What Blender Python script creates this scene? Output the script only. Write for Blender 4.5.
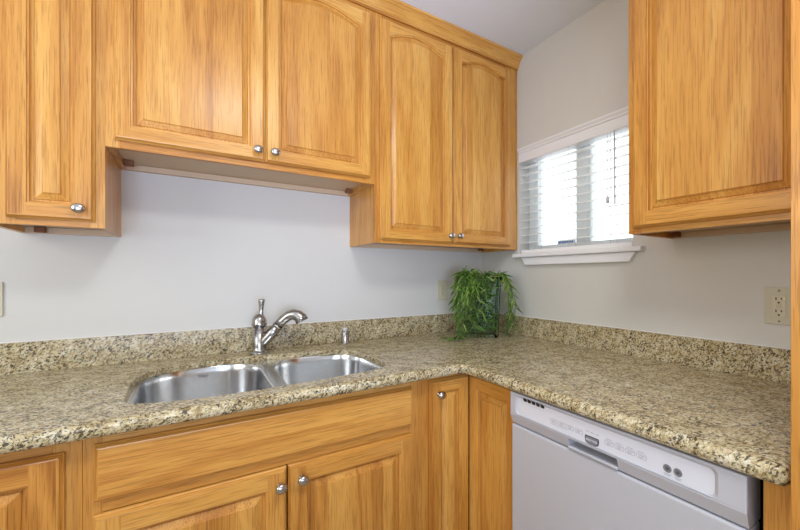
import bpy, bmesh, math, random
from mathutils import Vector, Matrix
for o in list(bpy.data.objects): bpy.data.objects.remove(o)
S = bpy.context.scene
C = S.collection
RND = random.Random(7)

# ------------------------------------------------------------------ camera, world, lights, exposure
F, CX, CY, TH = 374.423, 434.08, 275.82, 0.5718
CAM = (-1.5585, -1.8578, 1.2469)
cd = bpy.data.cameras.new('camera'); cam = bpy.data.objects.new('camera', cd); C.objects.link(cam)
cam.location = CAM; cam.rotation_euler = (math.pi / 2, 0, -TH)
cd.sensor_fit = 'HORIZONTAL'; cd.sensor_width = 36; cd.lens = F * 36 / 800
cd.shift_x = -(CX - 400) / 800; cd.shift_y = (CY - 265) / 800; cd.clip_start = .02
S.camera = cam
try: S.cycles.transparent_max_bounces = 32
except Exception: pass
S.view_settings.view_transform = 'Standard'; S.view_settings.look = 'None'
S.view_settings.gamma = 1; S.view_settings.use_curve_mapping = False
S.view_settings.exposure = -0.08
w = bpy.data.worlds.new('world'); S.world = w; w.use_nodes = True
bg = w.node_tree.nodes['Background']; bg.inputs[0].default_value = (.94, .95, 1, 1); bg.inputs[1].default_value = 3.0


def area(name, loc, target, sx, sy, power, col, spread=180):
    d = bpy.data.lights.new(name, 'AREA'); d.shape = 'RECTANGLE'; d.size = sx; d.size_y = sy; d.energy = power; d.color = col
    o = bpy.data.objects.new(name, d); C.objects.link(o); o.location = loc
    d.spread = math.radians(spread)
    o.rotation_euler = (Vector(target) - Vector(loc)).to_track_quat('-Z', 'Y').to_euler()
    return o


HC0 = 2.487
area('ceiling_lamp', (-1.30, -1.90, 2.45), (-1.30, -1.90, 0), .42, .42, 18.5, (.96, 1, .95))
area('rear_fill', (-2.2, -4.1, 1.75), (-.9, 0, 2.15), 2.4, 1.3, 12, (.86, .93, .90), 140)  # added fill from behind the camera, an invented source with no patio opening
area('ceiling_fill', (-1.4, -4.1, 1.0), (-.6, -1.2, 2.6), 2.4, .8, 46, (.55, .66, .94), 80)  # added bluish fill aimed up to brighten the ceiling, no real bounce
area('side_fill', (-3.5, -1.6, 1.75), (0, -1.0, 1.5), 1.4, 1.2, 27, (1, 1, .97))  # added fill from the left for the right wall, no fixture stands there


# ------------------------------------------------------------------ materials
def sr(r, g, b):
    f = lambda c: (c / 255 / 12.92) if c / 255 <= .04045 else ((c / 255 + .055) / 1.055) ** 2.4
    return (f(r), f(g), f(b), 1)


class NT:
    def __init__(s, name):
        s.m = bpy.data.materials.new(name); s.m.use_nodes = True; s.t = s.m.node_tree
        s.p = s.t.nodes['Principled BSDF']; s.out = s.t.nodes['Material Output']

    def n(s, typ, **kw):
        o = s.t.nodes.new(typ)
        for k, v in kw.items():
            if k[0] == 'i' and k[1:].isdigit(): s.set(o.inputs[int(k[1:])], v)
            elif k.startswith('in_'): s.set(o.inputs[k[3:].replace('_', ' ')], v)
            else: setattr(o, k, v)
        return o

    def set(s, sock, v):
        if isinstance(v, bpy.types.NodeSocket): s.t.links.new(v, sock)
        else: sock.default_value = v

    def ramp(s, fac, stops, interp='LINEAR'):
        r = s.n('ShaderNodeValToRGB'); s.set(r.inputs[0], fac); e = r.color_ramp.elements; r.color_ramp.interpolation = interp
        while len(e) < len(stops): e.new(.5)
        for k, (p, c) in enumerate(stops):
            e[k].position = p; e[k].color = c if len(c) == 4 else (*c, 1)
        return r.outputs[0]

    def math(s, op, a, b=0.0):
        m = s.n('ShaderNodeMath', operation=op); s.set(m.inputs[0], a); s.set(m.inputs[1], b); return m.outputs[0]

    def mix(s, fac, a, b, mode='MIX'):
        m = s.n('ShaderNodeMix', data_type='RGBA', blend_type=mode); s.set(m.inputs[0], fac); s.set(m.inputs[6], a); s.set(m.inputs[7], b)
        return m.outputs[2]

    def noise(s, vec, scale, detail=3, rough=.5, dist=0):
        n = s.n('ShaderNodeTexNoise'); s.set(n.inputs['Vector'], vec); n.inputs['Scale'].default_value = scale
        n.inputs['Detail'].default_value = detail; n.inputs['Roughness'].default_value = rough; n.inputs['Distortion'].default_value = dist
        return n.outputs['Fac']

    def mapping(s, vec, scale=(1, 1, 1), rot=(0, 0, 0)):
        m = s.n('ShaderNodeMapping'); s.set(m.inputs['Vector'], vec); m.inputs['Scale'].default_value = scale; m.inputs['Rotation'].default_value = rot
        return m.outputs[0]

    def bump(s, h, strength, dist=.001):
        b = s.n('ShaderNodeBump'); b.inputs['Strength'].default_value = strength; b.inputs['Distance'].default_value = dist
        s.set(b.inputs['Height'], h); s.set(s.p.inputs['Normal'], b.outputs[0])


def plain(name, col, rough=.5, metal=0.0, spec=.5, coat=0.0, bump=None):
    m = NT(name); m.p.inputs['Base Color'].default_value = col; m.p.inputs['Roughness'].default_value = rough
    m.p.inputs['Metallic'].default_value = metal; m.p.inputs['Specular IOR Level'].default_value = spec
    m.p.inputs['Coat Weight'].default_value = coat
    if bump:
        tc = m.n('ShaderNodeTexCoord').outputs['Object']
        m.bump(m.noise(tc, bump[0], 4), bump[1], bump[2])
    return m.m


def wood_mat():
    m = NT('honey_oak'); g = m.n('ShaderNodeAttribute', attribute_name='grain').outputs['Vector']
    sp = m.n('ShaderNodeSeparateXYZ'); m.set(sp.inputs[0], g)
    # glued strips of slightly different tone
    wob = m.noise(m.mapping(g, (3, 3, .7)), 1.0, 1)
    st = m.math('ADD', m.math('MULTIPLY', sp.outputs[0], 10.5), m.math('MULTIPLY', wob, .05))
    strip = m.n('ShaderNodeTexWhiteNoise', noise_dimensions='1D'); m.set(strip.inputs['W'], m.math('FLOOR', st))
    off = m.n('ShaderNodeCombineXYZ'); m.set(off.inputs[0], m.math('MULTIPLY', strip.outputs[0], 7.0)); m.set(off.inputs[2], m.math('MULTIPLY', strip.outputs[0], 13.0))
    va = m.n('ShaderNodeVectorMath', operation='ADD'); m.set(va.inputs[0], g); m.set(va.inputs[1], off.outputs[0]); gv = va.outputs[0]
    big = m.noise(m.mapping(gv, (5, 5, .55)), 1.0, 2, .5, .6)
    rings = m.math('SINE', m.math('MULTIPLY', big, 34.0))
    fine = m.noise(m.mapping(gv, (150, 150, 5)), 1.0, 5, .6, .3)
    pore = m.noise(m.mapping(gv, (330, 330, 9)), 1.0, 2, .6)
    cloud = m.noise(m.mapping(gv, (7, 7, 1.6)), 1.0, 3)
    t = m.math('ADD', m.math('MULTIPLY', fine, .38), m.math('MULTIPLY', rings, .07))
    t = m.math('ADD', t, m.math('MULTIPLY', cloud, .3)); t = m.math('ADD', t, m.math('MULTIPLY', strip.outputs[0], .2)); t = m.math('ADD', t, .035)
    col = m.ramp(t, [(.2, sr(162, 100, 34)), (.4, sr(203, 141, 63)), (.58, sr(218, 161, 79)), (.82, sr(233, 184, 105))])
    pr = m.ramp(pore, [(.38, (.62, .54, .44)), (.47, (1, 1, 1))])
    col = m.mix(.7, col, pr, 'MULTIPLY')
    # small pin knots
    vor = m.n('ShaderNodeTexVoronoi'); m.set(vor.inputs['Vector'], m.mapping(gv, (4.5, 4.5, 2.2))); vor.inputs['Scale'].default_value = 1.0
    kn = m.ramp(vor.outputs['Distance'], [(.0, (1, 1, 1)), (.045, (0, 0, 0))])
    col = m.mix(m.math('MULTIPLY', kn, .5), col, sr(110, 60, 25))
    m.set(m.p.inputs['Base Color'], col)
    m.p.inputs['Roughness'].default_value = .33; m.p.inputs['Specular IOR Level'].default_value = .4
    m.p.inputs['Coat Weight'].default_value = .18; m.p.inputs['Coat Roughness'].default_value = .22
    m.bump(fine, .12, .0006)
    return m.m


def granite_mat():
    m = NT('speckled_granite'); tc = m.n('ShaderNodeTexCoord').outputs['Object']
    v = m.mapping(m.mapping(m.mapping(tc, (1, 1, 1), (0, 0, math.radians(30))), (1, 1, 1), (0, math.radians(32), 0)), (1.6, 2.9, 2.9))
    def off(k):
        a = m.n('ShaderNodeVectorMath', operation='ADD'); m.set(a.inputs[0], v); a.inputs[1].default_value = (3.1 * k, 1.7 * k, 5.3 * k); return a.outputs[0]
    mid = m.noise(v, 42, 5, .68, .5); big = m.noise(off(2), 8, 3)
    t = m.math('ADD', mid, m.math('MULTIPLY', m.math('SUBTRACT', big, .5), .35))
    col = m.ramp(t, [(.28, sr(112, 95, 64)), (.40, sr(160, 141, 101)), (.48, sr(193, 177, 136)), (.57, sr(210, 198, 164)), (.72, sr(224, 219, 202))])
    rust = m.ramp(m.noise(off(5), 20, 4, .6), [(.54, (0, 0, 0)), (.70, (1, 1, 1))])
    col = m.mix(m.math('MULTIPLY', rust, .36), col, sr(176, 136, 82))
    gr = m.ramp(m.noise(off(3), 85, 4, .65, .4), [(.54, (0, 0, 0)), (.62, (1, 1, 1))])
    col = m.mix(m.math('MULTIPLY', gr, .6), col, sr(112, 104, 90))
    d2 = m.noise(off(4), 13, 2)
    dk = m.math('ADD', m.noise(off(1), 66, 4, .6, .7), m.math('MULTIPLY', m.math('SUBTRACT', d2, .5), .25))
    dark = m.ramp(dk, [(.535, (0, 0, 0)), (.575, (1, 1, 1))])
    col = m.mix(m.math('MULTIPLY', dark, .88), col, sr(48, 40, 32))
    m.set(m.p.inputs['Base Color'], col); m.p.inputs['Roughness'].default_value = .22; m.p.inputs['Specular IOR Level'].default_value = .4
    return m.m


def steel_mat(name, axis, col=(.56, .56, .57, 1), rough=.26, aniso=0.0):
    m = NT(name); tc = m.n('ShaderNodeTexCoord').outputs['Object']
    br = m.noise(m.mapping(tc, axis), 1.0, 3)
    m.p.inputs['Base Color'].default_value = col; m.p.inputs['Metallic'].default_value = 1
    m.set(m.p.inputs['Roughness'], m.math('ADD', m.math('MULTIPLY', br, .05), rough - .025))
    m.p.inputs['Anisotropic'].default_value = aniso
    return m.m


def glass_mat(name, tint, bump=0.0, gloss=.04):
    m = NT(name); m.t.nodes.remove(m.p)
    tr = m.n('ShaderNodeBsdfTransparent'); tr.inputs[0].default_value = tint
    gl = m.n('ShaderNodeBsdfGlossy'); gl.inputs['Roughness'].default_value = .06; gl.inputs[0].default_value = (.95, 1, .98, 1)
    fr = m.n('ShaderNodeFresnel'); fr.inputs[0].default_value = 1.3
    if bump:
        tc = m.n('ShaderNodeTexCoord').outputs['Object']; b = m.n('ShaderNodeBump'); b.inputs['Strength'].default_value = bump; b.inputs['Distance'].default_value = .004
        m.set(b.inputs['Height'], m.noise(tc, 28, 2)); m.set(gl.inputs['Normal'], b.outputs[0]); m.set(fr.inputs['Normal'], b.outputs[0])
    mx = m.n('ShaderNodeMixShader'); m.set(mx.inputs[0], m.math('ADD', fr.outputs[0], gloss)); m.set(mx.inputs[1], tr.outputs[0]); m.set(mx.inputs[2], gl.outputs[0])
    m.set(m.out.inputs[0], mx.outputs[0])
    return m.m


def leaf_mat():
    m = NT('leaf_green'); a = m.n('ShaderNodeAttribute', attribute_name='tone').outputs['Fac']
    col = m.ramp(a, [(0, sr(30, 56, 22)), (.35, sr(62, 102, 36)), (.7, sr(124, 162, 60)), (1, sr(176, 200, 104))])
    m.set(m.p.inputs['Base Color'], col); m.p.inputs['Roughness'].default_value = .42
    m.p.inputs['Subsurface Weight'].default_value = 0
    tl = m.n('ShaderNodeBsdfTranslucent'); m.set(tl.inputs[0], col)
    mx = m.n('ShaderNodeMixShader'); mx.inputs[0].default_value = .22
    m.set(mx.inputs[1], m.p.outputs[0]); m.set(mx.inputs[2], tl.outputs[0]); m.set(m.out.inputs[0], mx.outputs[0])
    return m.m


def wall_mat(name, col, rough=.55):
    m = NT(name); tc = m.n('ShaderNodeTexCoord').outputs['Object']
    c = m.ramp(m.noise(tc, 2.2, 3), [(.3, tuple(x * .96 for x in col[:3])), (.7, col)])
    m.set(m.p.inputs['Base Color'], c); m.p.inputs['Roughness'].default_value = rough; m.p.inputs['Specular IOR Level'].default_value = .3
    h = m.math('ADD', m.noise(tc, 260, 3), m.math('MULTIPLY', m.noise(tc, 26, 4), 1.3))
    m.bump(h, .16, .0016)
    return m.m


def tile_mat():
    m = NT('floor_tile'); tc = m.n('ShaderNodeTexCoord').outputs['Object']
    b = m.n('ShaderNodeTexBrick'); m.set(b.inputs['Vector'], tc); b.inputs['Color1'].default_value = sr(186, 170, 146); b.inputs['Color2'].default_value = sr(178, 162, 138)
    b.inputs['Mortar'].default_value = sr(140, 128, 112); b.inputs['Scale'].default_value = 1.0; b.offset = 0
    b.inputs['Brick Width'].default_value = .33; b.inputs['Row Height'].default_value = .33; b.inputs['Mortar Size'].default_value = .006
    m.set(m.p.inputs['Base Color'], b.outputs[0]); m.p.inputs['Roughness'].default_value = .4
    return m.m


WOOD = wood_mat(); GRANITE = granite_mat()
STEEL = steel_mat('sink_steel', (5, 5, 300), (.78, .80, .83, 1), .22, 0)
NICKEL = steel_mat('brushed_nickel', (20, 20, 300), (.42, .41, .39, 1), .27)
KNOB = plain('satin_nickel', (.5, .48, .46, 1), .24, 1.0)
WALL = wall_mat('wall_paint', sr(213, 211, 205)); CEIL = wall_mat('ceiling_paint', sr(234, 242, 252), .7)
PLY = plain('unfinished_maple', sr(206, 180, 148), .55)
TILE = tile_mat()
WHITE = plain('white_trim_paint', sr(236, 237, 241), .35)
VINYL = plain('white_vinyl', sr(232, 236, 238), .35)
BLIND = plain('blind_white', sr(246, 247, 248), .4)
APPL = plain('appliance_white', sr(187, 188, 196), .28, coat=.3)
APPL2 = plain('panel_white', sr(218, 220, 229), .25, coat=.2)
GREY = plain('print_grey', sr(150, 150, 158), .5); DGREY = plain('badge_grey', sr(92, 94, 100), .35, .4)
MGREY = plain('button_grey', sr(122, 122, 128), .4)
BLACK = plain('black_plastic', sr(16, 16, 18), .5)
ALMOND = plain('almond_plastic', sr(204, 198, 176), .4); ALMOND2 = plain('ivory_plastic', sr(212, 204, 178), .35)
SCREW = plain('screw_metal', sr(150, 145, 130), .4, .8)
DOWEL = plain('brown_block', sr(120, 74, 40), .6)
GLASS = glass_mat('vase_glass', (.87, .96, .915, 1), .15, .0); PANE = glass_mat('window_glass', (.96, .99, .98, 1))
LEAF = leaf_mat(); STEM = plain('stem_green', sr(84, 104, 44), .6)
BLUE = plain('sticker_blue', sr(70, 110, 180), .5); STICK = plain('sticker_white', sr(225, 232, 240), .5)
CORD = plain('cord_white', sr(205, 205, 208), .6)
LED = NT('led_green'); LED.p.inputs['Base Color'].default_value = sr(190, 220, 60); LED.p.inputs['Emission Color'].default_value = sr(200, 230, 60); LED.p.inputs['Emission Strength'].default_value = .8; LED = LED.m
CAULK = plain('white_caulk', sr(228, 226, 220), .5)


# ------------------------------------------------------------------ mesh helpers
class MB:
    """Collects boxes, rings and tubes; each face remembers its board (grain axis + random offset)."""
    def __init__(s): s.v = []; s.f = []; s.b = []; s.boards = []; s.sm = []; s.tone = []; s.mi = []; s.cur = 0; s.tv = 0.0; s.m = 0

    def board(s, axis):
        s.boards.append((axis, (RND.uniform(-20, 20), RND.uniform(-20, 20), RND.uniform(-20, 20)))); s.cur = len(s.boards) - 1
        return s.cur

    def vert(s, p): s.v.append(tuple(p)); return len(s.v) - 1

    def face(s, idx, smooth=False):
        if not s.boards: s.board('z')
        s.f.append(tuple(idx)); s.b.append(s.cur); s.sm.append(smooth); s.tone.append(s.tv); s.mi.append(s.m)

    def box(s, x0, x1, y0, y1, z0, z1, axis=None):
        if axis: s.board(axis)
        i = [s.vert(p) for p in ((x0, y0, z0), (x1, y0, z0), (x1, y1, z0), (x0, y1, z0), (x0, y0, z1), (x1, y0, z1), (x1, y1, z1), (x0, y1, z1))]
        for q in ((0, 3, 2, 1), (4, 5, 6, 7), (0, 1, 5, 4), (1, 2, 6, 5), (2, 3, 7, 6), (3, 0, 4, 7)): s.face([i[k] for k in q])

    def rings(s, rings, smooth=True, cap0=True, cap1=True, closed=True):
        ids = [[s.vert(p) for p in r] for r in rings]; n = len(ids[0])
        for a, b in zip(ids, ids[1:]):
            for k in range(n if closed else n - 1): s.face((a[k], a[(k + 1) % n], b[(k + 1) % n], b[k]), smooth)
        if cap0: s.face(ids[0][::-1])
        if cap1: s.face(ids[-1])
        return ids

    def prism(s, poly, d0, d1, plane='yz', axis=None):
        """poly in the plane, extruded along the remaining axis from d0 to d1"""
        if axis: s.board(axis)
        mk = {'yz': lambda a, b, d: (d, a, b), 'xz': lambda a, b, d: (a, d, b), 'xy': lambda a, b, d: (a, b, d)}[plane]
        s.rings([[mk(a, b, d0) for a, b in poly], [mk(a, b, d1) for a, b in poly]], smooth=False)

    def lathe(s, prof, n=24, mat=Matrix()):
        s.rings([[mat @ Vector((r * math.cos(2 * math.pi * k / n), r * math.sin(2 * math.pi * k / n), z)) for k in range(n)] for r, z in prof])

    def tube(s, pts, rad, n=12, smooth=True):
        pts = [Vector(p) for p in pts]; rr = rad if isinstance(rad, (list, tuple)) else [rad] * len(pts)
        up = Vector((0, 0, 1)); rings = []
        for k, p in enumerate(pts):
            t = (pts[min(k + 1, len(pts) - 1)] - pts[max(k - 1, 0)]).normalized()
            a = t.cross(up)
            if a.length < 1e-3: a = Vector((1, 0, 0))
            a.normalize(); b = a.cross(t)
            rings.append([p + rr[k] * (math.cos(2 * math.pi * j / n) * a + math.sin(2 * math.pi * j / n) * b) for j in range(n)])
        s.rings(rings, smooth)

    def build(s, name, mats, parent=None, loc=(0, 0, 0), rotz=0.0, bevel=0.0, seg=2, fix=True):
        me = bpy.data.meshes.new(name); me.from_pydata(s.v, [], s.f)
        mats = mats if isinstance(mats, (list, tuple)) else [mats]
        for m in mats: me.materials.append(m)
        at = me.attributes.new('grain', 'FLOAT_VECTOR', 'CORNER'); tn = me.attributes.new('tone', 'FLOAT', 'FACE')
        buf = []
        for f, b in zip(s.f, s.b):
            ax, of = s.boards[b]
            for vi in f:
                x, y, z = s.v[vi]
                q = {'z': (x, y, z), 'x': (z, y, x), 'y': (z, x, y)}[ax]
                buf += [q[0] + of[0], q[1] + of[1], q[2] + of[2]]
        at.data.foreach_set('vector', buf); tn.data.foreach_set('value', s.tone)
        me.polygons.foreach_set('use_smooth', s.sm); me.polygons.foreach_set('material_index', s.mi)
        if fix:
            bm = bmesh.new(); bm.from_mesh(me); bmesh.ops.recalc_face_normals(bm, faces=bm.faces); bm.to_mesh(me); bm.free()
        me.update()
        o = bpy.data.objects.new(name, me); C.objects.link(o); o.location = loc; o.rotation_euler[2] = rotz
        if parent: o.parent = parent
        if bevel:
            bv = o.modifiers.new('bevel', 'BEVEL'); bv.width = bevel; bv.segments = seg; bv.limit_method = 'ANGLE'; bv.angle_limit = .7
        return o


def thing(name, label, cat, loc=(0, 0, 0), rotz=0.0, group=None):
    o = bpy.data.objects.new(name, None); C.objects.link(o); o.location = loc; o.rotation_euler[2] = rotz; o.empty_display_size = .1
    o['label'] = label; o['category'] = cat
    if group: o['group'] = group
    return o


def tag(o, label, cat, group=None):
    o['label'] = label; o['category'] = cat
    if group: o['group'] = group
    return o


def struct(o): o['kind'] = 'structure'; return o


def text_mesh(body, size, name, m, parent, loc, rot, extrude=.0004, shear=0.0):
    c = bpy.data.curves.new(name, 'FONT'); c.body = body; c.size = size; c.extrude = extrude; c.align_x = 'CENTER'; c.align_y = 'CENTER'; c.shear = shear
    t = bpy.data.objects.new(name + '_src', c); C.objects.link(t)
    bpy.context.view_layer.update()
    me = bpy.data.meshes.new_from_object(t.evaluated_get(bpy.context.evaluated_depsgraph_get()))
    bpy.data.objects.remove(t); bpy.data.curves.remove(c)
    me.materials.clear(); me.materials.append(m)
    o = bpy.data.objects.new(name, me); C.objects.link(o); o.location = loc; o.rotation_euler = rot
    if parent: o.parent = parent
    return o


def rrect(x0, x1, z0, z1, r, n=5):
    pts = []
    for cx, cz, a0 in ((x1 - r, z1 - r, 0), (x0 + r, z1 - r, 90), (x0 + r, z0 + r, 180), (x1 - r, z0 + r, 270)):
        for k in range(n + 1):
            a = math.radians(a0 + 90 * k / n); pts.append((cx + r * math.cos(a), cz + r * math.sin(a)))
    return pts


# ------------------------------------------------------------------ room
HC = 2.487
XL, YF = -3.7, -4.3
m = MB(); m.box(XL - .1, .14, 0, .12, 0, HC); struct(m.build('wall_back', WALL))
WY0, WY1, WZ0, WZ1 = -.985, -.330, 1.372, 1.962
m = MB()
m.box(0, .14, YF, WY0, 0, HC); m.box(0, .14, WY1, 0, 0, HC); m.box(0, .14, WY0, WY1, 0, WZ0); m.box(0, .14, WY0, WY1, WZ1, HC)
struct(m.build('wall_right', WALL))
m = MB(); m.box(XL - .1, XL, YF, 0, 0, HC); struct(m.build('wall_left', WALL))
m = MB(); m.box(XL - .1, .14, YF - .1, YF, 0, HC); struct(m.build('wall_front', WALL))
m = MB(); m.box(XL - .1, .14, YF - .1, .12, -.1, 0); struct(m.build('floor', TILE))
m = MB(); m.box(XL - .1, .14, YF - .1, .12, HC, HC + .1); struct(m.build('ceiling', CEIL))

# window: sliding sash window set deep in the opening
win = thing('window_1', 'white sliding window behind the blind in the right wall', 'window', (.08, (WY0 + WY1) / 2, WZ0)); struct(win)
del win['category']
oy = -(WY0 + WY1) / 2
m = MB()
hw = (WY1 - WY0) / 2; hh = WZ1 - WZ0
for a, b, c, d in ((-hw, -hw + .04, 0, hh), (hw - .066, hw, 0, hh), (-hw + .04, hw - .066, 0, .045), (-hw + .04, hw - .066, hh - .045, hh)): m.box(0, .05, a, b, c, d)
m.build('window_frame', VINYL, win, bevel=.003)
m = MB(); m.box(.006, .049, -.067, .016, .045, hh - .045); m.box(.0, .006, -.05, -.01, .045, hh - .045); m.build('meeting_stile', VINYL, win, bevel=.003)
m = MB(); m.box(.024, .028, -hw + .03, hw - .03, .04, hh - .04); m.build('pane', PANE, win)
m = MB(); m.box(-.118, -.0, -hw - .052, hw + .022, -.024, -.003); m.build('window_sill', WHITE, win, bevel=.006, seg=3)
m = MB()
rg = []
for x, ins in ((-.0802, 0), (-.102, 0)):
    rg.append([(x, -hw - .02, -.0245), (x, hw - .04 + .005, -.0245), (x, hw - .062, -.066), (x, -hw + .005, -.066)])
m.rings(rg, smooth=False); m.build('apron', WHITE, win, bevel=.003)

# sticker low on the glass
st = thing('window_sticker', 'small blue and white sticker low on the window glass', 'sticker', (.1035, -.57, 1.426))
m = MB(); m.box(-.0006, 0, -.058, .058, -.012, .012); m.build('label_sheet', STICK, st)
m = MB()
for k in range(9): m.box(-.0012, -.0007, .05 - k * .0105, .05 - k * .0105 - .0075, -.005 if k % 3 else -.008, .005)
m.build('lettering', BLUE, st)

# ------------------------------------------------------------------ blind
bl = thing('window_blind', 'white horizontal slat blind with valance hanging in the window', 'blind', (0, 0, 0))
m = MB()
prof = [(.06, 1.885), (-.006, 1.885), (-.006, 1.934), (-.012, 1.938), (-.012, 1.944), (-.020, 1.954), (-.020, 1.9615), (.06, 1.9615)]
m.prism([(a, b) for a, b in prof], WY0 + .003, WY1 - .001, 'xz'); m.build('valance', WHITE, bl, bevel=.0015)
ns = 11; z0s, pit = 1.432, .0425
for k in range(ns):
    m = MB(); z = z0s + k * pit; rg = []
    for j in range(7):
        u = -1 + 2 * j / 6; rg.append((.032 + .024 * u, z + .0014 * (1 - u * u) + .0034 * u))
    poly = rg + [(a, b + .0032) for a, b in rg[::-1]]
    m.prism(poly, WY0 + .006, WY1 - .006, 'xz'); m.build('slat', BLIND, bl)
m = MB(); m.box(.006, .056, WY0 + .006, WY1 - .006, 1.371, 1.392); m.build('bottom_rail', BLIND, bl, bevel=.004)
for y in (-.44, -.66, -.88):
    m = MB()
    for x in (.0065, .0575): m.tube([(x, y, 1.39), (x, y, 1.90)], .0009, 6)
    m.build('ladder_cord', CORD, bl)
m = MB(); m.tube([(-.004, -.905, 1.888), (-.006, -.908, 1.56)], .0035, 8); m.build('tilt_wand', CORD, bl)
m = MB(); m.tube([(-.004, -.872, 1.888), (-.005, -.873, 1.60)], .0009, 6)
m.lathe([(.002, .03), (.006, .022), (.008, 0), (.006, -.004), (0.0005, -.004)], 10, Matrix.Translation((-.005, -.873, 1.575))); m.build('pull_cord', CORD, bl)

# ------------------------------------------------------------------ cabinet parts
T = .02


def arch_top(t, zs, ah):
    return zs + ah * (.5 - .5 * math.cos(2 * math.pi * t)) ** .52 if ah else zs


def door(parent, x, z, y, wd, ht, arch=False, knob=None, fw=.043, kind='door', rotz=0.0, flat=False, off=(0, 0), klabel=None):
    """front faces -y; local origin lower left of the door's back"""
    m = MB(); e = .010; ah = .040 if arch else 0.0; n = 28 if arch else 4
    rail = .029 if arch else fw
    zs = ht - rail - ah
    def rect(i, yy): return [(i, yy, i), (wd - i, yy, i), (wd - i, yy, ht - i), (i, yy, ht - i)]
    def ringfaces(a, b):
        for k in range(4):
            m.cur = side[k]; q = (k + 1) % 4
            m.face((a[k], a[q], b[q], b[k]))
    side = [m.board('x'), m.board('z'), m.board('x'), m.board('z')]
    rs = [[m.vert(p) for p in rect(i, yy)] for i, yy in ((0, 0), (0, -.008), (.003, -.010), (.0033, -.0125), (e - .004, -T + .0028), (e - .0035, -T + .0006), (e, -T))]
    for a, b in zip(rs, rs[1:]): ringfaces(a, b)
    m.cur = side[0]; m.face(rs[0][::-1])
    if flat:                                            # slab drawer front
        m.cur = side[0]; m.face(rs[-1])
        d = m.build(kind, WOOD, parent, (x + off[0], y + off[1] - .0022, z), rotz)
        return d
    def contour(dd):
        pts = [(fw + dd, fw + dd), (wd - fw - dd, fw + dd)]
        x0, x1 = fw + dd, wd - fw - dd
        for k in range(n + 1):
            t = 1 - k / n
            tt = (x0 + (x1 - x0) * t - fw) / (wd - 2 * fw)
            pts.append((x0 + (x1 - x0) * t, arch_top(tt, zs, ah) - dd))
        return pts
    V = lambda p, yy: m.vert((p[0], yy, p[1]))
    # frame face: stiles run full height, rails between
    m.cur = side[3]; m.face([V(p, -T) for p in ((e, e), (fw, e), (fw, ht - e), (e, ht - e))])
    m.cur = side[1]; m.face([V(p, -T) for p in ((wd - fw, e), (wd - e, e), (wd - e, ht - e), (wd - fw, ht - e))])
    m.cur = side[0]; m.face([V(p, -T) for p in ((fw, e), (wd - fw, e), (wd - fw, fw), (fw, fw))])
    m.cur = side[2]; c0 = contour(0)[2:][::-1]
    for a, b in zip(c0, c0[1:]): m.face([V(p, -T) for p in (a, b, (b[0], ht - e), (a[0], ht - e))])
    prev = None
    for dd, yy in ((0, -T), (.001, -T + .0042), (.005, -T + .0048), (.0058, -T + .0135), (.008, -T + .0155)):
        ids = [V(p, yy) for p in contour(dd)]
        if prev:
            N = len(ids)
            for k in range(N):
                m.cur = side[0] if k == 0 else side[1] if k == 1 else side[3] if k == N - 1 else side[2]
                m.face((prev[k], prev[(k + 1) % N], ids[(k + 1) % N], ids[k]))
        prev = ids
    d = m.build(kind, WOOD, parent, (x + off[0], y + off[1] - (.0022 if not rotz else 0), z), rotz, fix=False)
    m = MB(); m.board('z'); prev = None
    for dd, yy in ((.0078, -T + .0154), (.0125, -T + .0154), (.014, -T + .0125), (.031, -T + .0052), (.0314, -T + .0026), (.0335, -T + .0012)):
        ids = [m.vert((p[0], yy, p[1])) for p in contour(dd)]
        if prev:
            N = len(ids)
            for k in range(N): m.face((prev[k], prev[(k + 1) % N], ids[(k + 1) % N], ids[k]))
        prev = ids
    m.face(prev)
    m.build('raised_panel', WOOD, d, fix=False)
    if knob: make_knob(d, knob[0], knob[1])
    return d


def make_knob(parent, kx, kz):
    m = MB(); M = Matrix.Translation((kx, -T, kz)) @ Matrix.Rotation(math.pi / 2, 4, 'X') @ Matrix.Diagonal((1.08, .95, 1, 1))
    m.lathe([(.009, 0), (.009, .002), (.0058, .004), (.0052, .012), (.008, .015), (.0135, .0185), (.0155, .0225), (.0145, .0265), (.0105, .0295), (.005, .031), (.0006, .0314)], 20, M)
    o = m.build('knob', KNOB, parent); return o


def body_upper(p, wd, dep, z0, z1, fr=.042):
    """closed box with recessed underside; local: x 0..wd, back at y=0, front frame at -dep"""
    m = MB(); b = -dep + .019
    m.box(0, .016, b, 0, z0, z1, 'z'); m.box(wd - .016, wd, b, 0, z0, z1, 'z')
    m.box(.016, wd - .016, b, 0, z1 - .016, z1, 'x'); m.box(.016, wd - .016, -.008, 0, z0 + .036, z1 - .016, 'x')
    m.build('carcass', WOOD, p, bevel=.0008)
    m = MB(); m.box(.0165, wd - .0165, b, -.0005, z0 + .022, z0 + .036, 'x'); m.build('bottom_panel', PLY, p)
    m = MB(); m.box(.016, wd - .016, -.020, -.0, z0 - .0, z0 + .021, 'x'); m.build('hanging_rail', PLY, p)


def frame(p, wd, dep, z0, z1, lw, rw, bot, top, mid=(), rails=()):
    m = MB(); a, b = -dep, -dep + .019
    m.box(0, lw, a, b, z0, z1, 'z'); m.box(wd - rw, wd, a, b, z0, z1, 'z')
    m.box(lw, wd - rw, a, b, z0, z0 + bot, 'x'); m.box(lw, wd - rw, a, b, z1 - top, z1, 'x')
    for c in mid: m.box(c - .02, c + .02, a, b, z0 + bot, z1 - top, 'z')
    for r in rails: m.box(lw, wd - rw, a, b, r - .018, r + .018, 'x')
    m.build('face_frame', WOOD, p, bevel=.0008)


def block(p, x, y, z, sx=.028, sy=.02, sz=.02):
    m = MB(); m.box(x, x + sx, y, y + sy, z, z + sz); m.build('corner_block', DOWEL, p, bevel=.002)


D = .3145
ZU, ZM, ZT = 1.395, 1.6536, 2.425
XM, XT = -1.7903, -.8803
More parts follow.
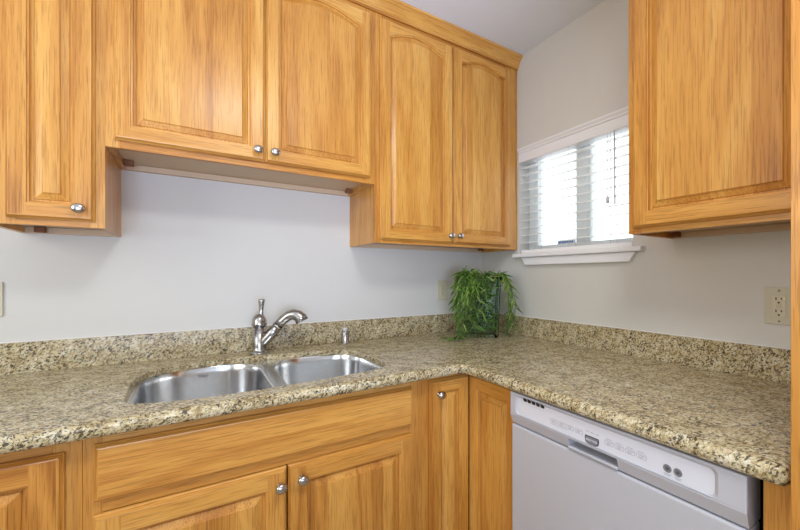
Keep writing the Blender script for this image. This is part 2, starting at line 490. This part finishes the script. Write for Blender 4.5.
# left narrow upper cabinet
c = thing('wall_cabinet', 'narrow oak wall cabinet at the left edge with one knobbed door', 'cabinet', (-2.06, 0, 0))
wd = XM + 2.06
body_upper(c, wd, D, ZU, ZT); frame(c, wd, D, ZU, ZT, .075, .035, .03, .045)
door(c, .059, 1.413, -D, .188, 2.395 - 1.413, True, (.156, .034))
block(c, .045, -.05, ZU + .001)
# wide short cabinet over the sink
c = thing('wall_cabinet', 'short wide oak wall cabinet with two doors above the sink', 'cabinet', (XM, 0, 0))
wd = XT - XM
body_upper(c, wd, D, ZM, ZT); frame(c, wd, D, ZM, ZT, .035, .042, .034, .045, (.4575,))
door(c, -1.769 - XM, 1.677, -D, .4365, 2.395 - 1.677, True, (.412, .034))
door(c, -1.3285 - XM, 1.677, -D, .4245, 2.395 - 1.677, True, (.030, .034))
block(c, .018, -.09, ZM + .001); block(c, wd - .048, -.09, ZM + .001)
# tall corner cabinet
c = thing('wall_cabinet', 'tall oak wall cabinet with two arched doors in the corner beside the window', 'cabinet', (XT, 0, 0))
wd = -XT - .001
body_upper(c, wd, D, ZU, ZT); frame(c, wd, D, ZU, ZT, .04, .085, .03, .045, (.42,))
door(c, -.858 - XT, 1.411, -D, .393, 2.397 - 1.411, True, (.372, .034))
door(c, -.455 - XT, 1.411, -D, .385, 2.397 - 1.411, True, (.022, .036))
block(c, wd - .12, -.13, ZU + .001)
# crown molding
cr = MB(); cr.board('x')
prof = [(-.2, ZT), (-D, ZT), (-D - .004, ZT - .006), (-D - .010, ZT - .006), (-D - .010, ZT + .006), (-D - .015, ZT + .010), (-D - .019, ZT + .022), (-D - .028, ZT + .038), (-D - .040, ZT + .048), (-D - .044, ZT + .049), (-D - .044, HC - .0005), (-.2, HC - .0005)]
cr.prism(prof, -2.06, -.001, 'yz', 'x')
tag(cr.build('crown_molding', WOOD, bevel=.0008), 'oak crown molding running along the ceiling above the left wall cabinets', 'molding')
# right wall cabinet
YR = -1.1376; DR = .30
c = thing('wall_cabinet', 'oak wall cabinet with one large door right of the window', 'cabinet', (0, YR, 0), -math.pi / 2)
wd = -YR * -1 + 1.649 - 0.0
wd = 1.649 - 1.1376
body_upper(c, wd, DR, 1.389, ZT); frame(c, wd, DR, 1.389, ZT, .042, .042, .03, .045)
door(c, .0225, 1.407, -DR, .462, 2.397 - 1.407, False, None, .047)
block(c, .018, -.05, 1.390)
cr = MB()
prof2 = [(b - (D - DR) * -1, z) for b, z in prof]
cr.prism(prof2, 0, wd, 'yz', 'x')
cr.build('crown_rail', WOOD, c)
# pantry
c = thing('pantry_cabinet', 'tall oak pantry cabinet standing at the right end of the counter', 'cabinet', (0, -1.6505, 0), -math.pi / 2)
m = MB(); m.box(0, .55, -.685, -.001, .1, ZT, 'z'); m.box(.0, .55, -.62, -.001, 0, .1, 'x'); m.build('carcass', WOOD, c, bevel=.001)
frame(c, .55, .704, .1, ZT, .045, .045, .04, .05, (), (1.36,))
door(c, .03, .13, -.704, .49, 1.205, False, (.46, 1.10)); door(c, .03, 1.375, -.704, .49, 1.0, True, (.46, .08))

# ------------------------------------------------------------------ base cabinets
YA = -.672       # face frame plane along the back wall (doors stand 2 cm proud)
ZB = .8765


def body_base(p, wd, dep, z1=ZB, top=True):
    m = MB(); b = -dep + .019
    m.box(0, .016, b, -.001, .1, z1, 'z'); m.box(wd - .016, wd, b, -.001, .1, z1, 'z'); m.box(.016, wd - .016, b, -.001, .1, .116, 'x')
    m.box(.016, wd - .016, -.012, -.001, .116, z1, 'x'); m.box(0, wd, b + .06, b + .075, 0, .1, 'x')
    m.build('carcass', WOOD, p)


XS0, XS1 = -1.7765, -.852
c = thing('base_cabinet', 'oak base cabinet under the counter at the lower left corner', 'cabinet', (-2.24, 0, 0))
wd = XS0 + 2.24 - .0005
body_base(c, wd, -YA); frame(c, wd, -YA, .1, ZB, .04, .05, .04, .05)
door(c, .024, .13, YA, wd - .024 - .029, .8435 - .13, False, None, .055)
c = thing('base_cabinet', 'oak base cabinet with false drawer front and two doors under the sink', 'cabinet', (XS0, 0, 0))
wd = XS1 - XS0
body_base(c, wd, -YA); frame(c, wd, -YA, .1, ZB, .036, .055, .04, .038, (), (.6985,))
door(c, -1.7555 - XS0, .7135, YA, .858, .848 - .7135, flat=True, kind='drawer_front')
door(c, -1.7565 - XS0, .13, YA, .4315, .6805 - .13, False, (.412, .634 - .13), .052)
door(c, -1.3205 - XS0, .13, YA, .4265, .6815 - .13, False, (.037, .640 - .13), .052)
# corner cabinet, L-shaped, with a folding pair of doors
XB = -.620
c = thing('corner_cabinet', 'oak corner base cabinet with two narrow doors meeting in the inner corner', 'cabinet', (XS1 + .0005, 0, 0))
ox = XS1 + .0005
m = MB()
m.box(0, .016, YA + .019, -.001, .1, ZB, 'z'); m.box(.016, -ox - .001, -.013, -.001, .1, ZB, 'x'); m.box(-ox - .013, -ox - .001, -.955, -.013, .1, ZB, 'y')
m.box(XB + .019 - ox, -ox - .013, -.955, -.939, .1, ZB, 'z'); m.box(.016, -ox - .013, YA + .019, -.013, .1, .116, 'x'); m.box(XB + .019 - ox, -ox - .013, -.939, YA + .019, .1, .116, 'x')
m.build('carcass', WOOD, c)
m = MB(); m.box(0, .030, YA, YA + .019, .1, ZB, 'z'); m.box(.030, XB - ox + .019, YA, YA + .019, .1, .14, 'x'); m.box(.030, XB - ox + .019, YA, YA + .019, .848, ZB, 'x')
m.box(XB - ox, XB - ox + .019, -.955, -.93, .1, ZB, 'z'); m.box(XB - ox, XB - ox + .019, -.93, YA, .1, .14, 'y'); m.box(XB - ox, XB - ox + .019, -.93, YA, .848, ZB, 'y')
m.build('face_frame', WOOD, c)
dA = XB - T - (-.822)
door(c, -.822 - ox, .13, YA + .0022, dA - .001, .856 - .13, False, (.036, .806 - .13), .042)
door(c, XB - ox, .13, YA - T + .012, .948 - .681, .858 - .13, False, None, .048, rotz=-math.pi / 2)
# filler beside the dishwasher
m = MB(); m.box(-.66, -.640, -1.649, -1.6015, .0, ZB, 'z')
tag(m.build('filler_panel', WOOD, bevel=.001), 'narrow oak filler strip between the dishwasher and the tall pantry', 'panel')

# ------------------------------------------------------------------ countertop (L-shaped slab, bullnose front, sink cut-out)
ZC = .914


def round_poly(pts, n=6):
    out = []; N = len(pts)
    for k, (x, y, r) in enumerate(pts):
        p = Vector((x, y)); a = Vector(pts[k - 1][:2]) - p; b = Vector(pts[(k + 1) % N][:2]) - p
        if r <= 0: out.append((x, y)); continue
        a.normalize(); b.normalize(); ang = a.angle(b); t = r / math.tan(ang / 2)
        cc = p + (a + b).normalized() * (r / math.sin(ang / 2)); s0 = p + a * t - cc; s1 = p + b * t - cc
        a0 = math.atan2(s0.y, s0.x); a1 = math.atan2(s1.y, s1.x); dl = (a1 - a0 + math.pi) % (2 * math.pi) - math.pi
        for q in range(n + 1): out.append((cc.x + r * math.cos(a0 + dl * q / n), cc.y + r * math.sin(a0 + dl * q / n)))
    return out


def offset_poly(pts, d):
    """inward offset of a counter-clockwise polygon"""
    N = len(pts); out = []
    for k in range(N):
        p = Vector(pts[k]); a = (p - Vector(pts[k - 1])).normalized(); b = (Vector(pts[(k + 1) % N]) - p).normalized()
        na = Vector((-a.y, a.x)); nb = Vector((-b.y, b.x)); h = (na + nb).normalized(); out.append(tuple(p + h * (d / max(.3, h.dot(na)))))
    return out


def catmull(pts, sub=5):
    N = len(pts); out = []
    for k in range(N):
        p0, p1, p2, p3 = (Vector(pts[(k + q) % N]) for q in (-1, 0, 1, 2))
        for s_ in range(sub):
            t = s_ / sub
            out.append(tuple(.5 * ((2 * p1) + (p2 - p0) * t + (2 * p0 - 5 * p1 + 4 * p2 - p3) * t * t + (3 * p1 - p0 - 3 * p2 + p3) * t ** 3)))
    return out


def fill_loops(m, loops):
    """triangulate a face with holes between vertex loops"""
    bm = bmesh.new(); vs = {}
    for lp in loops:
        for i in lp: vs[i] = bm.verts.new(m.v[i])
        for k in range(len(lp)): bm.edges.new((vs[lp[k]], vs[lp[(k + 1) % len(lp)]]))
    inv = {v: i for i, v in vs.items()}
    bmesh.ops.triangle_fill(bm, edges=bm.edges[:], use_beauty=True, use_dissolve=False)
    for f in bm.faces: m.face([inv[v] for v in f.verts])
    bm.free()


YCF, XCF, YCE = -.733, -.703, -1.647
L = round_poly([(-2.25, -.001, 0), (-2.25, YCF, 0), (XCF, YCF, .02), (XCF, YCE, .02), (-.001, YCE, 0), (-.001, -.001, 0)])
CUT = catmull([(-1.712, -.57), (-1.718, -.459), (-1.719, -.36), (-1.708, -.278), (-1.684, -.232), (-1.645, -.198), (-1.523, -.163), (-1.331, -.150), (-1.168, -.174), (-1.045, -.203), (-.985, -.228), (-.956, -.274), (-.943, -.40), (-.943, -.54), (-.962, -.592), (-1.0, -.618), (-1.113, -.640), (-1.279, -.654), (-1.42, -.658), (-1.543, -.655), (-1.645, -.632), (-1.695, -.602)], 4)[::-1]
m = MB()
ids = []
for d, z in ((.016, ZC), (.010, ZC - .0012), (.005, ZC - .0045), (.0015, ZC - .0095), (0, ZC - .016), (.0004, ZC - .024), (.003, ZC - .0315), (.008, ZC - .0355), (.013, ZC - .0365), (.05, ZC - .0365), (.05, ZC - .02)):
    ids.append([m.vert((x, y, z)) for x, y in offset_poly(L, d)])
# outside edge along the walls keeps full size at the top
for a, b in zip(ids, ids[1:]):
    for k in range(len(a)): m.face((a[k], b[k], b[(k + 1) % len(a)], a[(k + 1) % len(a)]), True)
h = []
for d, z in ((-.002, ZC), (0, ZC - .002), (0, ZC - .02)):
    h.append([m.vert((x, y, z)) for x, y in offset_poly(CUT, d)])
for a, b in zip(h, h[1:]):
    for k in range(len(a)): m.face((a[k], a[(k + 1) % len(a)], b[(k + 1) % len(a)], b[k]))
fill_loops(m, [ids[0], h[0]]); fill_loops(m, [ids[-1], h[-1]])
tag(m.build('countertop', GRANITE), 'speckled beige granite L-shaped countertop with rounded front edge', 'countertop')
# backsplashes
ZS = ZC + .105
m = MB(); m.box(-2.25, -.001, -.02, -.001, ZC, ZS); o = m.build('backsplash', GRANITE, bevel=.0015)
tag(o, 'low granite backsplash along the wall behind the sink', 'backsplash')
m = MB(); m.box(-2.25, -.02, -.008, -.0005, ZS, ZS + .003); m.build('caulk_line', CAULK, o)
m = MB(); m.box(-.02, -.001, YCE, -.0215, ZC, ZS); o = m.build('backsplash', GRANITE, bevel=.0015)
tag(o, 'low granite backsplash along the right wall below the window', 'backsplash')
m = MB(); m.box(-.008, -.0005, YCE, -.0215, ZS, ZS + .003); m.build('caulk_line', CAULK, o)

# ------------------------------------------------------------------ sink
sk = thing('kitchen_sink', 'stainless steel double bowl sink set under the granite counter', 'sink', (-1.33, -.4, .7))
def off(pts): return [(x + 1.33, y + .4) for x, y in pts]
zr = ZC - .0205 - .7
B1 = round_poly([(x + 1.33, y + .4, r) for x, y, r in ((-1.705, -.668, .09), (-1.346, -.668, .09), (-1.338, -.150, .13), (-1.705, -.165, .14))], 8)
B2 = round_poly([(x + 1.33, y + .4, r) for x, y, r in ((-1.298, -.655, .08), (-.945, -.640, .09), (-.945, -.205, .10), (-1.298, -.165, .12))], 8)
OUT = round_poly([(x + 1.33, y + .4, r) for x, y, r in ((-1.755, -.70, .06), (-.90, -.70, .06), (-.90, -.12, .06), (-1.755, -.10, .06))], 6)
m = MB(); top = [m.vert((x, y, zr)) for x, y in OUT]; bot = [m.vert((x, y, zr - .003)) for x, y in OUT]
for k in range(len(top)): m.face((top[k], bot[k], bot[(k + 1) % len(top)], top[(k + 1) % len(top)]))
e1 = [m.vert((x, y, zr)) for x, y in offset_poly(B1, -.004)]; e2 = [m.vert((x, y, zr)) for x, y in offset_poly(B2, -.004)]
fill_loops(m, [top, e1, e2])
m.build('rim', STEEL, sk)
for B, dr in ((B1, .20), (B2, .18)):
    m = MB(); ids = []
    for d, z in ((-.004, 0), (-.0012, -.0012), (0, -.004), (.0022, -.03), (.0095, -dr + .035), (.015, -dr + .015), (.026, -dr + .004), (.040, -dr), (.055, -dr - .001)):
        ids.append([(x, y, zr + z) for x, y in offset_poly(B, d)])
    m.rings(ids, True, False, True); b = m.build('bowl', STEEL, sk, fix=False)
    sd = b.modifiers.new('shell', 'SOLIDIFY'); sd.thickness = .0012; sd.offset = -1
    cx = sum(p[0] for p in B) / len(B); cy = sum(p[1] for p in B) / len(B)
    m = MB(); m.lathe([(.055, 0), (.055, .0025), (.045, .0032), (.040, -.002 + .0025), (.0006, .001)], 24, Matrix.Translation((cx, cy, zr - dr))); m.build('drain', KNOB, b)
text_mesh('Kraus', .0135, 'maker_mark', DGREY, sk, (-1.527 + 1.33, -.158 + .4 - .012, .862 - .7), (math.pi / 2, 0, 0), .0003, .35)

# ------------------------------------------------------------------ faucet
FX, FY = -1.318, -.088
fa = thing('kitchen_faucet', 'brushed nickel single handle pull-out faucet on the counter behind the sink', 'faucet', (FX, FY, ZC))
m = MB(); m.lathe([(.0005, 0), (.040, 0), (.040, .004), (.036, .008), (.031, .010), (.0285, .016), (.0275, .03), (.0265, .118), (.0005, .118)], 28); m.build('body', NICKEL, fa)
m = MB(); m.lathe([(.0005, .118), (.0305, .119), (.031, .125), (.0295, .132), (.028, .145), (.022, .158), (.013, .166), (.0085, .169), (.0005, .169)], 28); m.build('cap', NICKEL, fa)
m = MB(); m.lathe([(.0005, .145), (.014, .147), (.0085, .172), (.0085, .185), (.0105, .205), (.0135, .224), (.0135, .229), (.010, .232), (.0005, .232)], 16, Matrix.Shear('XY', 4, (.04, .0))); m.build('handle', NICKEL, fa)
dv = Vector((.90, -.44, 0)).normalized()
def fp(r, z): return tuple(dv * r + Vector((0, 0, z)))
m = MB(); m.tube([fp(.004, .028), fp(.022, .052), fp(.05, .084), fp(.077, .114)], [.021, .0225, .0225, .0215], 20); m.build('spout', NICKEL, fa)
m = MB(); m.tube([fp(.075, .112), fp(.081, .1185)], .0228, 20); m.build('joint_ring', KNOB, fa)
m = MB(); m.tube([fp(.080, .1175), fp(.094, .135), fp(.108, .149), fp(.125, .161), fp(.143, .165), fp(.160, .160), fp(.172, .149), fp(.180, .134)], [.0205, .0205, .021, .022, .0235, .025, .0268, .0285], 20); m.build('spray_head', NICKEL, fa)
# small capped cylinder
ag = thing('sink_air_gap', 'small capped nickel cylinder standing on the counter behind the right sink bowl', 'air gap', (-.925, -.058, ZC))
m = MB(); m.lathe([(.0005, 0), (.022, 0), (.022, .003), (.019, .005), (.019, .054), (.017, .058), (.0005, .058)], 24); m.build('body', NICKEL, ag)
m = MB(); m.lathe([(.0005, .057), (.008, .058), (.008, .062), (.012, .066), (.012, .071), (.008, .076), (.0005, .077)], 16); m.build('cap', CORD, ag)

# ------------------------------------------------------------------ outlets
def outlet(name, label, loc, rotz, gfci):
    t = thing(name, label, 'outlet', loc, rotz, None)
    m = MB(); m.prism(rrect(-.0365, .0365, -.0585, .0585, .003, 3), -.0008, -.006, 'xz'); m.build('cover_plate', ALMOND, t, bevel=.0015)
    m = MB()
    if gfci: m.prism(rrect(-.0165, .0165, -.0335, .0335, .002, 3), -.006, -.0085, 'xz')
    else:
        for z in (-.0195, .0195): m.prism(rrect(-.0165, .0165, z - .0145, z + .0145, .010, 5), -.006, -.0082, 'xz')
    m.build('receptacle', ALMOND2, t, bevel=.0006)
    m = MB(); y = -.0086
    for z in (-.0195, .0195):
        for x, hh_ in ((-.0068, .0048), (.0062, .0038)): m.box(x - .0014, x + .0014, y - .0004, y + .0015, z + .003 - hh_ + .001, z + .003 + hh_)
        m.prism([(.0028 * math.cos(a * math.pi / 6), z - .0088 + .0028 * math.sin(a * math.pi / 6)) for a in range(12)], y + .0015, y - .0004, 'xz')
    m.build('slots', BLACK, t)
    for z in ((-.048, .048) if gfci else (0,)):
        m = MB(); m.lathe([(.0035, .0058), (.0033, .0068), (.0005, .0072)], 10, Matrix.Translation((0, 0, z)) @ Matrix.Rotation(math.pi / 2, 4, 'X')); m.build('screw', SCREW, t)
    if gfci:
        for z in (-.0035, .0045):
            m = MB(); m.box(-.006, .006, -.0100, -.0085, z - .003, z + .003); m.build('test_button', ALMOND, t, bevel=.0005)
        m = MB(); m.box(.0115, .0140, -.0092, -.0085, .022, .0245); m.build('indicator_light', LED, t)
    return t


outlet('wall_outlet', 'almond duplex outlet on the back wall beside the trailing plant', (-.306, 0, 1.162), 0, False)
outlet('wall_outlet', 'almond outlet cut by the left edge of the photo above the backsplash', (-2.136, 0, 1.168), 0, False)
outlet('wall_outlet', 'almond outlet with test buttons on the right wall beside the pantry', (0, -1.454, 1.152), -math.pi / 2, True)

# ------------------------------------------------------------------ dishwasher
YD = -.966; DWW = .620; DX = .69
dw = thing('dishwasher', 'white built-in dishwasher under the right counter', 'dishwasher', (0, YD, 0), -math.pi / 2)
m = MB(); m.box(.008, DWW - .008, -.625, -.03, .09, .862); m.build('tub', BLACK, dw, bevel=.004)
m = MB(); m.box(.0, DWW, -.684, -.62, .12, .7665); m.build('door', APPL, dw, bevel=.006, seg=3)
m = MB(); ft = -DX
full = [(ft + .0, .801), (ft, .8025), (ft + .0062, .8025), (ft + .0062, .8715), (-.62, .8715), (-.62, .7695), (ft + .012, .7695), (ft + .009, .775)]
deep = [(ft, .801), (ft, .8025), (ft + .0062, .8025), (ft + .0062, .8715), (-.62, .8715), (-.62, .7695), (ft + .008, .7695), (ft + .002, .7715), (ft + .001, .7770), (ft + .004, .7785), (ft + .05, .7795), (ft + .05, .7985), (ft + .003, .7985)]
hx0, hx1 = .222, .364
m.prism(full, 0, hx0, 'yz'); m.prism(deep, hx0, hx1, 'yz'); m.prism(full, hx1, DWW, 'yz')
cp = m.build('control_panel', APPL, dw, bevel=.002, seg=2)
m = MB(); ro = [(0.0, .8015), (DWW, .8015), (DWW, .8715), (0.0, .8715)]
rsk = []
for dd, yy in ((.0, ft + .0065), (.0, ft + .003), (.0009, ft + .0009), (.003, ft)):
    rsk.append([m.vert((x, yy, z)) for x, z in offset_poly(ro, dd)] if dd else [m.vert((x, yy, z)) for x, z in ro])
for a, b in zip(rsk, rsk[1:]):
    for k in range(4): m.face((a[k], a[(k + 1) % 4], b[(k + 1) % 4], b[k]))
h0 = [m.vert((x, ft, z)) for x, z in rrect(.024, .575, .8045, .8675, .014)]; h1 = [m.vert((x, ft + .0052, z)) for x, z in rrect(.030, .567, .807, .8595, .012)]
for k in range(len(h0)): q = (k + 1) % len(h0); m.face((h0[k], h0[q], h1[q], h1[k]))
fill_loops(m, [rsk[-1], h0]); m.build('front_bezel', APPL, cp)
m = MB(); m.prism(rrect(.0295, .5675, .8065, .860, .012), ft + .0075, ft + .0045, 'xz'); m.build('display_strip', APPL2, cp)
m = MB()
for k in range(5): m.prism([(.056 + k * .0172, .8640), (.0665 + k * .0172, .8640), (.0690 + k * .0172, .8550), (.0590 + k * .0172, .8550)], ft + .006, ft + .0008, 'xz')
m.build('vent_slots', BLACK, cp)
fy = ft + .0045


def outline(x0, x1, z0, z1, wln=.0008):
    m = MB(); o_ = rrect(x0, x1, z0, z1, .003, 3); i_ = rrect(x0 + wln, x1 - wln, z0 + wln, z1 - wln, .0025, 3)
    a = [m.vert((x, fy - .0003, z)) for x, z in o_]; b = [m.vert((x, fy - .0003, z)) for x, z in i_]
    a2 = [m.vert((x, fy + .0006, z)) for x, z in o_]
    for k in range(len(a)):
        q = (k + 1) % len(a); m.face((a[k], a[q], b[q], b[k])); m.face((a[k], a[q], a2[q], a2[k]))
    return m


for k in range(4):
    x = .160 + k * .0278
    m = outline(x, x + .0235, .8225, .8345)
    for r in range(2): m.box(x + .005, x + .0185 - r * .004, fy - .0004, fy + .0005, .8293 - r * .0042, .8306 - r * .0042)
    if k < 2: m.box(x + .001, x + .0285, fy - .0004, fy + .0005, .8185, .8193)
    m.build('button', GREY, cp)
for k in range(4):
    x = .3305 + k * .0268
    m = outline(x, x + .0232, .8225, .8345)
    for r in range(2): m.box(x + .005, x + .0195 - r * .004, fy - .0004, fy + .0005, .8293 - r * .0042, .8306 - r * .0042)
    m.box(x + .003, x + .018, fy - .0004, fy + .0005, .8375, .8384)
    m.build('button', GREY, cp)
m = MB()
for k in range(3): m.box(.276 + k * .0145, .286 + k * .0145, fy - .0004, fy + .0005, .8375, .8387)
m.build('indicator_marks', GREY, cp)
bx = .2945
sh = [(-.022, .012), (.022, .012), (.0235, .004), (.021, -.0075), (.011, -.0125), (-.011, -.0125), (-.021, -.0075), (-.0235, .004)]
m = MB(); m.prism([(bx + a * .88, .817 + b * .9) for a, b in sh], fy + .0004, fy - .0012, 'xz'); bd = m.build('badge', BLACK, cp, bevel=.0005)
m = MB(); m.prism([(bx + a * .79, .817 + b * .76) for a, b in sh], fy - .0012, fy - .0018, 'xz'); m.build('badge_face', MGREY, bd)
text_mesh('MAYTAG', .0076, 'badge_lettering', STICK, bd, (bx, fy - .0020, .8176), (math.pi / 2, 0, 0), .0003)
for k in range(2):
    x = .479 + k * .0212
    M = Matrix.Translation((x, fy, .8255)) @ Matrix.Rotation(math.pi / 2, 4, 'X')
    m = MB(); m.lathe([(.0088, -.0004), (.0088, .0008), (.0072, .0016), (.0062, .0008), (.0005, .0008)], 20, M); b = m.build('round_button', MGREY, cp)
    m = MB(); m.lathe([(.004, .0006), (.0036, .0014), (.0005, .0016)], 12, M); m.build('button_center', DGREY, b)
    m = MB()
    for r in range(2): m.box(x - .008 + r * .002, x + .008 - r * .002, fy - .0004, fy + .0005, .8125 - r * .003, .8134 - r * .003)
    m.build('button_print', GREY, cp)
m = MB(); m.box(.0, DWW, -.60, -.58, .0, .1); m.build('toe_kick', BLACK, dw)

for o in C.objects:
    if o.parent is None and 'category' in o:
        g = {'wall_cabinet': 'oak wall cabinets', 'base_cabinet': 'oak base cabinets', 'wall_outlet': 'almond wall outlets', 'backsplash': 'granite backsplashes'}.get(o.name.split('.')[0])
        if g: o['group'] = g

# ------------------------------------------------------------------ glass vase and trailing plant
va_r = Vector((math.cos(TH), -math.sin(TH), 0)); va_n = Vector((-math.sin(TH), -math.cos(TH), 0))       # right, toward the room
VC = Vector((-.258, -.311, ZC + .0005)) - va_n * .078
vs = thing('glass_vase', 'square clear green-tinted glass vase standing in the counter corner', 'vase', VC, -TH)
m = MB(); rg = []
HV = .325
def sq(hx, hy, z, r=.016): return [(x, y, z) for x, y in rrect(-hx, hx, -hy, hy, r, 4)]
rg = [sq(.090, .070, 0), sq(.094, .074, .006), sq(.095, .074, .05), sq(.099, .077, .2), sq(.106, .081, HV - .02), sq(.112, .086, HV), sq(.110, .084, HV + .002), sq(.103, .078, HV - .02), sq(.095, .073, .2), sq(.090, .070, .03), sq(.085, .066, .022)]
m.rings(rg, True, True, True); m.build('glass_body', GLASS, vs)
R2 = random.Random(11)
pl = thing('trailing_plant', 'leafy green trailing bamboo-like plant spilling over the square glass vase', 'plant', VC + Vector((0, 0, .024)), -TH)
OZ = .024


def leaf(m, p, d, ln, wd_, tone):
    d = d.normalized(); up = Vector((R2.uniform(-1, 1), -.6 + R2.uniform(-1, 1), R2.uniform(-.4, 1))); s_ = d.cross(up)
    if s_.length < .05: s_ = Vector((1, 0, 0))
    s_.normalize(); nrm = s_.cross(d); m.tv = tone; pts = []
    for t, ww in ((0, .12), (.25, .85), (.5, 1), (.78, .55), (1, .03)):
        c_ = p + d * (ln * t) + Vector((0, 0, -.22 * ln * t * t)); pts.append((c_ - s_ * wd_ * ww / 2, c_ + nrm * wd_ * ww * .15, c_ + s_ * wd_ * ww / 2))
    ids = [[m.vert(clampv(q)) for q in row] for row in pts]
    for a, b in zip(ids, ids[1:]):
        m.face((a[0], a[1], b[1], b[0]), True); m.face((a[1], a[2], b[2], b[1]), True)


Rm = Matrix.Rotation(-TH, 4, 'Z'); Rmi = Rm.inverted(); ORG = VC + Vector((0, 0, OZ))
def clampv(q):
    wq = Rm @ Vector(q) + ORG
    wq.x = min(wq.x, -.028 if wq.z < ZS + .01 else -.008); wq.y = min(wq.y, -.028 if wq.z < ZS + .01 else -.012); wq.z = max(wq.z, ZC + .0015)
    wq.z = min(wq.z, 1.385)
    return Rmi @ (wq - ORG)


def vine(pts, leaves, ltone, lmin=.035, lmax=.068):
    leaves = int(leaves * .95)
    pts = [Vector(p) - Vector((0, 0, OZ)) for p in pts]
    sm_ = []
    P = [pts[0]] + pts + [pts[-1]]
    for k in range(len(pts) - 1):
        p0, p1, p2, p3 = P[k], P[k + 1], P[k + 2], P[k + 3]
        for s_ in range(5):
            t = s_ / 5
            sm_.append(.5 * ((2 * p1) + (p2 - p0) * t + (2 * p0 - 5 * p1 + 4 * p2 - p3) * t * t + (3 * p1 - p0 - 3 * p2 + p3) * t ** 3))
    sm_.append(pts[-1]); sm_ = [clampv(p) for p in sm_]
    m = MB(); m.m = 1; m.tube(sm_, .0011, 5); m.m = 0
    for k in range(leaves):
        u = (k + R2.random()) / leaves * (len(sm_) - 1.01); i = int(u); p = sm_[i].lerp(sm_[i + 1], u - i); t = (sm_[i + 1] - sm_[i])
        if t.length < 1e-5: continue
        t.normalize()
        sd = Vector((R2.uniform(-1.2, 1.2), R2.uniform(-1, .6), R2.uniform(-.7, .5)))
        leaf(m, p, t * .6 + sd * .8 + Vector((0, 0, -.05)), R2.uniform(lmin, lmax), R2.uniform(.0048, .0088), min(1, max(0, ltone + R2.uniform(-.35, .4))))
    m.build('vine', [LEAF, STEM], pl, fix=False)


U = R2.uniform
for k in range(20):       # spilling over the left and the front-left of the rim
    x = U(-.098, -.03) if k % 3 else U(-.1, -.085)
    dx = -abs(U(.0, .03)); dz = U(.02, .29); f = U(.0, .025)
    vine([(U(-.06, .02), U(-.04, .04), U(.1, .2)), (x * .8, -.05, HV - .01), (x, -.09, HV + U(.01, .03)), (x + dx, -.115 - f, HV - .04), (x + dx * 1.2, -.12 - f, HV * .6 + dz * .3), (x + dx + U(-.01, .03), -.12 - f, dz)], 26, .5)
for k in range(7):        # over the left side
    dz = U(.02, .2)
    vine([(-.04, U(-.03, .03), .2), (-.085, U(-.04, .03), HV), (-.108, U(-.06, .03), HV + U(.01, .03)), (-.125 - U(0, .012), U(-.08, -.02), HV - .06), (-.128 - U(0, .015), U(-.1, -.04), .18), (-.125 - U(-.02, .015), U(-.1, -.04), dz)], 30, .42)
for k in range(8):        # one clear cascade on the right
    dz = U(.01, .09)
    vine([(.04, U(-.03, .03), .2), (.085, U(-.05, .03), HV), (.118, U(-.06, .03), HV + U(.004, .02)), (.140 + U(0, .02), U(-.08, .0), HV - .04), (.158 + U(-.015, .03), U(-.09, -.02), .18), (.16 + U(-.03, .035), U(-.1, -.03), dz)], 26, .6)
for k in range(6):        # short ends in front of the glass
    x = U(-.05, .05); dz = U(.1, .26)
    vine([(x * .5, U(-.02, .03), .2), (x, -.05, HV), (x, -.092, HV + U(.005, .02)), (x + U(-.02, .02), -.11, HV - .03), (x + U(-.03, .03), -.115, dz)], 14, .5)
for k in range(7):        # tufts above the rim
    x = U(-.09, .09)
    vine([(x * .5, U(-.03, .03), .22), (x * .8, U(-.05, .04), HV), (x, U(-.07, .03), HV + U(.01, .03)), (x + U(-.03, .03), U(-.1, -.02), HV + U(-.01, .02))], 16, .5, .025, .045)
for k in range(30):       # stems packed inside the glass, shade painted in as a darker leaf tone
    x, y = U(-.072, .06), U(-.055, .045)
    vine([(x, y, .03), (x * .9 + U(-.02, .02), y * .9, .12), (x * .8 + U(-.02, .02), y * .8, .2), (U(-.065, .05), U(-.05, .04), .295)], 36, .3, .03, .055)
for k in range(4):        # ends lying on the counter
    vine([(-.115, -.11, .10), (-.125, -.13, .03), (-.12 - .02 * k, -.14, .008), (-.15 - .025 * k, -.13 + .02 * k, .006)], 14, .45)
